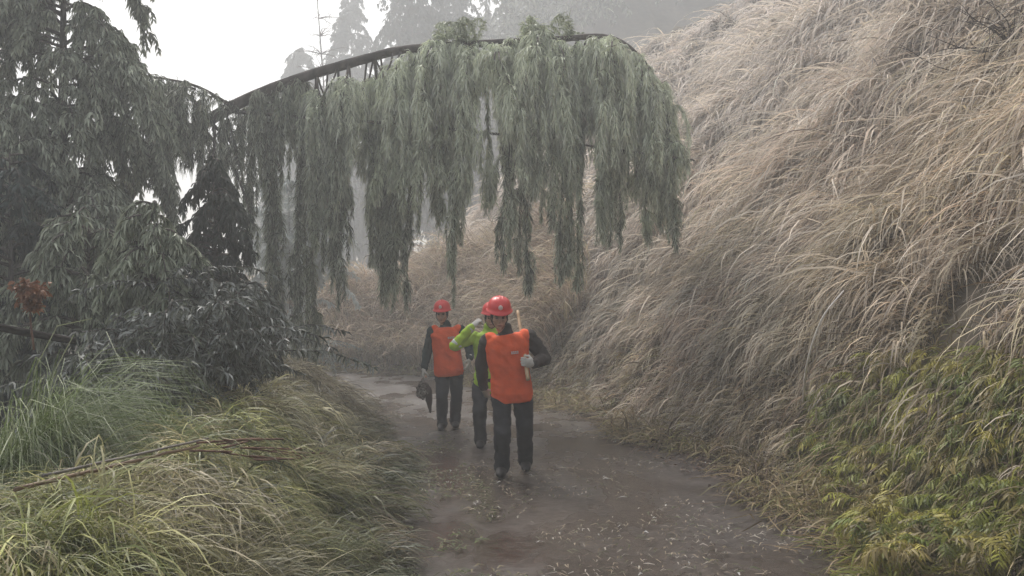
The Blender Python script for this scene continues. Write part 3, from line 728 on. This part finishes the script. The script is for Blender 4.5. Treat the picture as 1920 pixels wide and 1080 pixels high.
def ell(c, r, rot=None, nu=20, nv=12):
    u = np.linspace(0, 2 * math.pi, nu, endpoint=False); v = np.linspace(0, math.pi, nv + 1)
    P = np.stack((np.outer(np.sin(v), np.cos(u)), np.outer(np.sin(v), np.sin(u)), np.outer(np.cos(v), np.ones(nu))), -1) * np.asarray(r)
    P = P.reshape(-1, 3)
    if rot is not None: P = P @ np.asarray(rot).T
    P = P + np.asarray(c); F = []
    for i in range(nv):
        for j in range(nu):
            k = (j + 1) % nu; F.append((i * nu + j, (i + 1) * nu + j, (i + 1) * nu + k, i * nu + k))
    return P, np.array(F)

def capsule(a, b, ra, rb, flat=1.0, n=14):
    """tapered limb with round ends"""
    a = np.asarray(a, float); b = np.asarray(b, float); d = b - a; L = np.linalg.norm(d) + 1e-6; d = d / L
    u = np.cross(d, (0.1, .9, .2)); u /= np.linalg.norm(u); w = np.cross(d, u)
    prof = [(-math.cos(t) * ra, math.sin(t) * ra) for t in np.linspace(.15, math.pi / 2, 5)]
    prof += [(L * t, ra + (rb - ra) * t) for t in (.25, .5, .75)] + [(L + math.sin(t) * rb, math.cos(t) * rb) for t in np.linspace(0, math.pi / 2 - .15, 5)]
    an = np.linspace(0, 2 * math.pi, n, endpoint=False)
    V = np.concatenate([a + d * x + np.outer(np.cos(an), u) * r + np.outer(np.sin(an), w) * r * flat for x, r in prof]); F = []
    m = len(prof)
    for i in range(m - 1):
        for j in range(n):
            k = (j + 1) % n; F.append((i * n + j, i * n + k, (i + 1) * n + k, (i + 1) * n + j))
    V = np.concatenate((V, [V[:n].mean(0)], [V[-n:].mean(0)]))
    for j in range(n):
        k = (j + 1) % n; F.append((j, m * n, m * n, k)); F.append(((m - 1) * n + k, m * n + 1, m * n + 1, (m - 1) * n + j))
    return V, np.array(F)

def loft(rings):
    """rings: (centre, right vector, forward vector, half width, half depth) bottom to top -> closed body, superellipse section"""
    n = 28; an = np.linspace(0, 2 * math.pi, n, endpoint=False)
    cx = np.sign(np.cos(an)) * np.abs(np.cos(an)) ** .8; sy = np.sign(np.sin(an)) * np.abs(np.sin(an)) ** .8
    V = [np.asarray(c) + np.outer(cx * w, r) + np.outer(sy * d, f) for c, r, f, w, d in rings]
    m = len(V); F = []
    for i in range(m - 1):
        for j in range(n):
            k = (j + 1) % n; F.append((i * n + j, i * n + k, (i + 1) * n + k, (i + 1) * n + j))
    V = np.concatenate(V); V = np.concatenate((V, [V[:n].mean(0)], [V[(m - 1) * n:].mean(0)]))
    for j in range(n):
        k = (j + 1) % n; F.append((k, j, m * n, m * n)); F.append(((m - 1) * n + j, (m - 1) * n + k, m * n + 1, m * n + 1))
    return V, np.array(F)

def fuse(name, parts, voxel, mat, parent, fold=0.0, fscale=9, smooth_it=3, seed=0):
    """melt overlapping closed shapes into ONE continuous surface"""
    bm = bmesh.new()
    for V, F in parts:
        vs = [bm.verts.new(v) for v in V]
        for f in F:
            q = []
            for i in f:
                if vs[i] not in q: q.append(vs[i])
            if len(q) > 2:
                try: bm.faces.new(q)
                except ValueError: pass
    bmesh.ops.remove_doubles(bm, verts=bm.verts, dist=1e-5)
    bmesh.ops.recalc_face_normals(bm, faces=bm.faces)
    me = bpy.data.meshes.new(name); bm.to_mesh(me); bm.free()
    o = bpy.data.objects.new(name, me); COL.objects.link(o)
    md = o.modifiers.new('r', 'REMESH'); md.mode = 'VOXEL'; md.voxel_size = voxel
    sm = o.modifiers.new('s', 'SMOOTH'); sm.iterations = smooth_it; sm.factor = .5
    dg = bpy.context.evaluated_depsgraph_get(); me2 = bpy.data.meshes.new_from_object(o.evaluated_get(dg))
    bpy.data.objects.remove(o); bpy.data.meshes.remove(me); me2.name = name
    if fold:
        co = np.empty(len(me2.vertices) * 3, np.float32); me2.vertices.foreach_get('co', co); co = co.reshape(-1, 3)
        no = np.empty(len(me2.vertices) * 3, np.float32); me2.vertex_normals.foreach_get('vector', no); no = no.reshape(-1, 3)
        f = fbm(co[:, 0] * fscale + co[:, 1] * fscale * .6 + seed, co[:, 2] * fscale * 1.4 + co[:, 0] * 3, 3 + seed, 3)
        ridge = 1 - np.abs(f - .5) * 4
        co = co + no * (fold * np.clip(ridge, -1, 1))[:, None]; me2.vertices.foreach_set('co', co.ravel().astype(np.float32)); me2.update()
    return link(name, me2, mat, parent, True)

def unit(v): v = np.asarray(v, float); return v / np.linalg.norm(v)

def hand_parts(wrist, d, palm_n, side, curl, k=1.0):
    """palm, four fingers of unequal length in three joints, thumb from the side of the palm. d: wrist to knuckles; palm_n: out of the palm"""
    d = unit(d); palm_n = unit(palm_n - d * (np.asarray(palm_n) @ d)); s = np.cross(d, palm_n) * side
    wrist = np.asarray(wrist, float)
    rot = np.stack((s, palm_n, d), 1)
    P = [ell(wrist + d * .048 * k, np.array((.043, .019, .056)) * k, rot), capsule(wrist - d * .03 * k, wrist + d * .02 * k, .029 * k, .028 * k)]
    for i, (off, L) in enumerate(((.031, .075), (.011, .084), (-.010, .078), (-.030, .060))):
        p = wrist + d * .092 * k + s * off * k; a = 0; r = .0098 * k
        for j, fr in enumerate((.42, .32, .26)):
            a += curl * (.55, .95, .8)[j] + .05 * i * curl
            q = p + (d * math.cos(a) + palm_n * math.sin(a)) * L * fr * k
            P.append(capsule(p, q, r, r * .92, n=8)); p = q; r *= .92
    t0 = wrist + d * .03 * k + s * .034 * k; t1 = t0 + unit(s * .75 + d * .6 + palm_n * (.25 + .35 * curl)) * .042 * k
    t2 = t1 + unit(s * (.45 - .6 * curl) + d * .8 + palm_n * (.2 + .7 * curl)) * .034 * k
    P += [capsule(t0, t1, .0135 * k, .0115 * k, n=8), capsule(t1, t2, .0115 * k, .0095 * k, n=8)]
    return P

def person(label, J, fwd, mats, vest=True, helmet=True, head_dir=None, hands=(.7, .7), palm=(None, None), marks=(), seed=0, group=None, hem=-.12):
    """J: joints in world space; fwd: chest direction; head_dir: where the face points"""
    g = lambda k: np.asarray(J[k], float)
    fwd = unit(fwd); right = unit(np.cross(fwd, (0, 0, 1)))          # the person's own right
    root = empty('person', tuple(g('base')), label, 'person', group)
    pel, neck = g('pelvis'), g('neck'); sp = neck - pel; up = unit(sp)
    fw = unit(fwd - up * (fwd @ up)); rt = unit(np.cross(fw, up))
    srt = unit(g('shoulder_r') - g('shoulder_l')); sc_ = (g('shoulder_r') + g('shoulder_l')) / 2
    prof = [(hem, .158, .118), (0, .168, .125), (.18, .160, .118), (.38, .155, .115), (.6, .172, .122), (.78, .182, .118), (.90, .165, .10), (.97, .10, .075), (1.03, .062, .062)]
    def torso(kx, kd, add=0, lo=-9, hi=9):
        rs = []
        for t, w, d in prof:
            if t < lo or t > hi: continue
            c = pel + sp * t; r_ = unit(rt * (1 - sstep(.3, .9, t)) + srt * sstep(.3, .9, t)); f_ = unit(np.cross(up, r_))
            rs.append((c, r_, f_, w * kx + add, d * kd + add))
        return loft(rs)
    # body: one continuous skin surface under the clothes
    hd = g('head'); hf = unit(head_dir if head_dir is not None else fwd); hr = unit(np.cross(hf, (0, 0, 1))); hu = unit(np.cross(hr, hf))
    Rm = np.stack((hr, hf, hu), 1)
    P = [torso(.86, .86), ell(hd + hu * .025, (.074, .092, .10), Rm), ell(hd - hu * .045 + hf * .018, (.058, .066, .068), Rm), capsule(neck - up * .03, hd - hu * .05 - hf * .015, .056, .052)]
    P += [capsule(hd + hf * .088 + hu * .012, hd + hf * .104 - hu * .022, .010, .016), ell(hd + hf * .083 - hu * .062, (.026, .014, .012), Rm), ell(hd + hf * .075 - hu * .088, (.024, .02, .018), Rm)]
    for s in (-1, 1):
        P += [ell(hd + hr * s * .074 - hf * .008 - hu * .008, (.012, .02, .032), Rm), ell(hd + hf * .079 + hr * s * .033 + hu * .030, (.024, .012, .009), Rm), ell(hd + hf * .062 + hr * s * .044 - hu * .022, (.022, .02, .02), Rm)]
    for c in 'rl':
        s, e, w = g('shoulder_' + c), g('elbow_' + c), g('wrist_' + c); h, k_, a = g('hip_' + c), g('knee_' + c), g('ankle_' + c)
        P += [capsule(s, e, .048, .038), capsule(e, w, .040, .027), capsule(h, k_, .078, .052), capsule(k_, a, .052, .036), capsule(a, a + unit(g('toe_' + c) - a) * .10, .030, .018)]
        sd = 1 if c == 'r' else -1
        P += hand_parts(w, g('hand_' + c) - w, palm[0 if c == 'r' else 1], sd, hands[0 if c == 'r' else 1], .92)
    body = fuse('body', P, .0085, M_SKIN, root, smooth_it=2)
    # face
    for s in (-1, 1):
        v, f = ell(hd + hf * .087 + hr * s * .031 + hu * .012, (.013, .008, .008), Rm, 12, 8); link('eye', mesh_np('eye', v, f), M_EYE, root, True)
        v, f = ell(hd + hf * .091 + hr * s * .033 + hu * .031, (.021, .006, .0045), Rm, 12, 8); link('eyebrow', mesh_np('eyebrow', v, f), M_HAIR, root, True)
    v, f = ell(hd + hf * .094 - hu * .061, (.024, .008, .007), Rm, 12, 8); link('mouth', mesh_np('mouth', v, f), M_LIP, root, True)
    fuse('hair', [ell(hd + hu * .03 - hf * .012, (.082, .094, .098), Rm), ell(hd - hu * .02 - hf * .045, (.070, .052, .07), Rm)], .01, M_HAIR, root, .003, 40)
    # clothes
    JP = [torso(.98, .98, .008, hi=.99)]
    for c in 'rl':
        s, e, w = g('shoulder_' + c), g('elbow_' + c), g('wrist_' + c)
        JP += [ell(s, (.075, .075, .075)), capsule(s, e, .072, .060), capsule(e, w - unit(w - e) * .01, .060, .043)]
    JP.append(capsule(neck - up * .03, neck + up * .035, .075, .066))
    fuse('jacket', JP, .012, mats['jacket'], root, .011, 8, 2, seed)
    TP = [torso(.97, .97, .004, hi=.3)]
    for c in 'rl':
        h, k_, a = g('hip_' + c), g('knee_' + c), g('ankle_' + c)
        TP += [capsule(h, k_, .096, .074), capsule(k_, a + unit(a - k_) * .015, .074, .064), ell(a - unit(a - k_) * .0, (.07, .074, .045))]
    fuse('trousers', TP, .012, mats['trousers'], root, .013, 7, 2, seed + 3)
    for c in 'rl':
        a, t = g('ankle_' + c), g('toe_' + c); d = unit(t - a); fl = unit(np.array((d[0], d[1], 0))); x = np.cross(fl, (0, 0, 1))
        sole = a + np.array((0, 0, -.055)); Rf = np.stack((x, d, unit(np.cross(x, d))), 1)
        fuse('boot', [ell(a + d * .06 + np.array((0, 0, -.022)), (.052, .11, .052), Rf), ell(a + d * .13 + np.array((0, 0, -.012)), (.046, .06, .034), Rf), ell(a - fl * .02 + np.array((0, 0, -.03)), (.042, .05, .05)), capsule(a + np.array((0, 0, -.02)), a + unit(g('knee_' + c) - a) * .10, .054, .056)], .009, M_SHOE, root)
        w = g('wrist_' + c)
        fuse('glove', [(v, f) for v, f in hand_parts(w, g('hand_' + c) - w, palm[0 if c == 'r' else 1], 1 if c == 'r' else -1, hands[0 if c == 'r' else 1], 1.06)] + [capsule(w - unit(w - g('elbow_' + c)) * .05, w, .040, .036)], .0048, M_GLOVE, root, 0, 1, 2)
    if vest:
        V = torso(1.0, 1.0, .026, lo=-.2, hi=.995)
        VP = [V]
        for c in 'rl':
            s = g('shoulder_' + c); VP.append(ell(s + (sc_ - s) * .16 + up * .012, (.066, .088, .070)))
        vo = fuse('vest', VP, .011, mats['vest'], root, .012, 5, 2, seed + 7)
        bv = pel + fw * .150 + up * .0
        # centre zip, hem band
        zp = [pel + sp * t + fw * (np.interp(t, [q[0] for q in prof], [q[2] for q in prof]) + .030) for t in np.linspace(-.08, .84, 14)]
        zo = link('zip', tubes_mesh('zip', [(np.array(zp), .006)], 6, 0), mats.get('zip', mats['vest']), vo, True); zo.matrix_parent_inverse = Matrix.Identity(4); zo.matrix_parent_inverse = vo.matrix_world.inverted(); zo.parent = root
        for (tt, off, w_, h_, rows) in marks:
            dep = np.interp(tt, [q[0] for q in prof], [q[2] for q in prof]); wid = np.interp(tt, [q[0] for q in prof], [q[1] for q in prof]) + .026
            Vv = []; Ff = []; n = 0
            for r_i in range(rows):
                for c_i in range(4):
                    x0 = off - w_ / 2 + w_ * (c_i + .08) / 4; x1 = off - w_ / 2 + w_ * (c_i + .86) / 4; quad = []
                    for (xx, hh) in ((x0, 0), (x1, 0), (x1, .8), (x0, .8)):
                        zz = tt * np.linalg.norm(sp) + h_ * ((r_i + hh) / rows - .5)
                        dp = (dep + .034) * max(.05, 1 - min(1, abs(xx) / wid) ** 2.5) ** .4 + .004
                        quad.append(pel + up * zz + rt * xx + fw * dp)
                    Vv += quad; Ff.append((n, n + 1, n + 2, n + 3)); n += 4
            po = link('chest_mark', mesh_np('chest_mark', np.array(Vv), np.array(Ff)), M_WHITE, root)
            sd_ = po.modifiers.new('t', 'SOLIDIFY'); sd_.thickness = .003
    if helmet:
        hc = hd + hu * .066 - hf * .005
        tilt = Rm
        nu, V, F = 32, [], []
        prof2 = [(.141, -.004, 1), (.141, .003, 1), (.128, .006, 0), (.126, .03, 0), (.119, .062, 0), (.101, .094, 0), (.072, .117, 0), (.036, .130, 0), (.004, .133, 0)]
        an = np.linspace(0, 2 * math.pi, nu, endpoint=False)
        for r_, z_, brim in prof2:
            x = np.cos(an) * r_ * .90; y = np.sin(an) * r_ * 1.05
            if brim: y = y + np.clip(np.sin(an), 0, 1) ** 2 * .030; zz = z_ - np.clip(np.sin(an), 0, 1) ** 2 * .012
            else: zz = np.full(nu, z_)
            V.append(np.stack((x, y, zz if brim else np.full(nu, z_)), -1))
        m = len(V)
        for i in range(m - 1):
            for j in range(nu):
                k = (j + 1) % nu; F.append((i * nu + j, i * nu + k, (i + 1) * nu + k, (i + 1) * nu + j))
        hv = np.concatenate(V) @ Rm.T + hc
        hel = link('helmet', mesh_np('helmet', hv, np.array(F)), M_HELMET, root, True)
        so = hel.modifiers.new('t', 'SOLIDIFY'); so.thickness = .004
        for off in (-.028, 0, .028):
            th = np.linspace(.35, math.pi - .35, 12); pr = np.stack((np.full(12, off), np.cos(th) * .128, np.sin(th) * (.134 - abs(off) * .25)), -1) @ Rm.T + hc
            link('helmet_ridge', tubes_mesh('helmet_ridge', [(pr, .0075)], 8, 0), M_HELMET, root, True)
        v, f = ell((0, .130, .052), (.021, .006, .024), None, 14, 8); link('helmet_badge', mesh_np('helmet_badge', v @ Rm.T + hc, f), M_WHITE, root, True)
        sl = spline([hd + hr * .078 + hu * .05, hd + hr * .072 - hu * .04 + hf * .02, hd - hu * .108 + hf * .05, hd - hr * .072 - hu * .04 + hf * .02, hd - hr * .078 + hu * .05], 20)
        link('chin_strap', tubes_mesh('chin_strap', [(sl, .005)], 6, 0), M_DARK, root, True)
    return root

def fig(Y0, spec):
    return {k: px(v[0], v[1], Y0 + v[2]) for k, v in spec.items()}
DN = np.array((0, 0, -1.0))
# nearest worker: walking towards the camera, looking down, tool handle over the left shoulder
A = fig(7.7, dict(base=(958, 888, 0), pelvis=(960, 737, 0), neck=(948, 624, -.05), head=(936, 594, -.12), shoulder_r=(914, 640, -.02), shoulder_l=(992, 633, -.02),
    elbow_r=(902, 688, .12), wrist_r=(907, 726, .22), hand_r=(914, 742, .26), elbow_l=(1022, 672, .02), wrist_l=(1001, 682, -.22), hand_l=(985, 679, -.27),
    hip_r=(940, 741, 0), hip_l=(979, 741, 0), knee_r=(942, 812, -.16), knee_l=(984, 804, .02), ankle_r=(941, 874, -.02), ankle_l=(985, 862, .30), toe_r=(937, 892, -.22), toe_l=(987, 880, .12)))
A['base'][2] = 0
person('front worker in orange red vest and dark jacket, looking down, tool handle on one shoulder', A, (-.12, -1, 0),
       dict(jacket=M_BROWN, trousers=M_DARK, vest=M_VEST), head_dir=(.10, -1, -.26), hands=(.45, 1.25), palm=((.6, .8, 0), (.25, .75, -.1)), marks=((.70, -.085, .07, .028, 2),), seed=1)
pA = px(990, 712, 7.38); pB = px(971, 583, 8.05); hl = spline([pA, px(984, 668, 7.55), px(976, 616, 7.88), pB], 14)
tag(link('tool_handle', tubes_mesh('tool_handle', [(hl, np.linspace(.019, .016, 14))], 10, .02), M_WOOD, None, True), 'pale wooden tool handle resting on the front worker shoulder', 'tool handle')

# worker in lime jacket, mostly behind the first
B = fig(9.4, dict(base=(917, 838, 0), pelvis=(917, 716, 0), neck=(918, 620, 0), head=(922, 597, -.05), shoulder_r=(889, 632, 0), shoulder_l=(949, 632, 0),
    elbow_r=(853, 648, -.14), wrist_r=(885, 613, -.16), hand_r=(901, 597, -.13), elbow_l=(960, 668, .05), wrist_l=(955, 700, -.06), hand_l=(953, 716, -.1),
    hip_r=(901, 718, 0), hip_l=(933, 718, 0), knee_r=(899, 772, -.12), knee_l=(936, 770, .05), ankle_r=(901, 824, 0), ankle_l=(938, 815, .3), toe_r=(899, 838, -.2), toe_l=(938, 830, .1)))
B['base'][2] = 0
rb = person('worker in lime yellow jacket half hidden behind the front worker, one arm raised', B, (-.05, -1, 0),
       dict(jacket=M_LIME, trousers=M_DARK, vest=M_VEST), vest=False, head_dir=(0, -1, -.1), hands=(.8, .5), palm=((.5, .5, -.3), (.2, 1, 0)), seed=5, hem=-.22)
for a_, b_, r_ in (('elbow_r', 'wrist_r', .062),):
    for t in (.10, .88):
        c0 = B[a_] + (B[b_] - B[a_]) * t; d = unit(B[b_] - B[a_]); v, f = tube([c0 - d * .022, c0 - d * .01, c0 + d * .01, c0 + d * .022], [r_ - .016 * t + .004] * 4, 18, 0)
        link('reflective_band', mesh_np('reflective_band', v, f), M_REFL, rb, True)

# rear worker
C3 = fig(10.8, dict(base=(841, 802, 0), pelvis=(842, 694, 0), neck=(835, 612, 0), head=(829, 590, -.04), shoulder_r=(811, 622, 0), shoulder_l=(863, 620, 0),
    elbow_r=(801, 660, .05), wrist_r=(795, 692, -.06), hand_r=(793, 708, -.08), elbow_l=(880, 652, .06), wrist_l=(881, 672, -.10), hand_l=(879, 686, -.13),
    hip_r=(829, 698, 0), hip_l=(855, 698, 0), knee_r=(829, 748, -.10), knee_l=(856, 746, .0), ankle_r=(829, 793, 0), ankle_l=(853, 789, .12), toe_r=(826, 804, -.18), toe_l=(855, 800, -.06)))
C3['base'][2] = 0
person('rear worker in an orange red vest over dark green sleeves carrying a mottled bundle', C3, (-.1, -1, 0),
       dict(jacket=M_TEAL, trousers=M_DARK, vest=M_VEST), head_dir=(-.1, -1, -.12), hands=(1.1, .6), palm=((.9, .3, 0), (-.9, .3, 0)), marks=((.74, -.09, .09, .03, 2),), seed=9)
# mottled bundle hanging from the rear worker's hand
def bundle():
    global rng
    rng = np.random.default_rng(5)
    h = C3['hand_r'] + np.array((0, -.01, -.01)); root = empty('rope_bundle', h, 'mottled grey brown bundle with a dangling dark end, hanging from the rear worker hand', 'bundle')
    lst = []
    for k in range(46):
        a = rng.uniform(0, 6.28); r = rng.uniform(.02, .06); c = h + np.array((rng.normal(-.01, .03), rng.normal(0, .03), -rng.uniform(.08, .24)))
        t = np.linspace(0, 6.28, 15); u = unit(rng.normal(size=3)); w = unit(np.cross(u, rng.normal(size=3))); u = np.cross(w, u) if abs(u @ w) > .1 else u
        L = c + np.outer(np.cos(t), u) * r + np.outer(np.sin(t), w) * r * 1.15; lst.append((L, .011))
    for k in range(5):
        lst.append((spline([h, h + np.array((rng.normal(0, .02), rng.normal(0, .02), -.08)), h + np.array((rng.normal(0, .05), rng.normal(0, .04), -.2))], 8), .011))
    link('coil', tubes_mesh('coil', lst, 6, .1), noise_mat('mottled_rope', (.07, .055, .045), (.42, .38, .33), 22, .9, .3, 60), root, True)
    q = spline([h + np.array((.04, 0, -.10)), h + np.array((.075, 0, -.22)), h + np.array((.085, .0, -.33)), h + np.array((.105, 0, -.46))], 10)
    link('dangling_end', tubes_mesh('dangling_end', [(q, np.array((.03, .045, .052, .055, .05, .045, .038, .03, .02, .008)))], 10, .12), plain('dark_brown_cloth_end', (.075, .05, .042)), root, True)
bundle()

# ------------------------------------------------------------------ haze
bpy.ops.mesh.primitive_cube_add(size=1)
hz = bpy.context.object; hz.name = 'haze'; hz.data.name = 'haze'
hz.location = (0, 62, 23); hz.scale = (236, 150, 54)
hm = bpy.data.materials.new('haze'); hm.use_nodes = True; hn = hm.node_tree.nodes; hn.clear()
ho = hn.new('ShaderNodeOutputMaterial'); hv = hn.new('ShaderNodeVolumePrincipled')
hv.inputs['Color'].default_value = (*HAZE_COLOR, 1); hv.inputs['Density'].default_value = HAZE_DENSITY; hv.inputs['Anisotropy'].default_value = .2
hm.node_tree.links.new(hv.outputs[0], ho.inputs['Volume'])
hz.data.materials.append(hm)
tag(hz, 'pale fog filling the whole valley and fading the far trees', 'fog', kind='stuff')
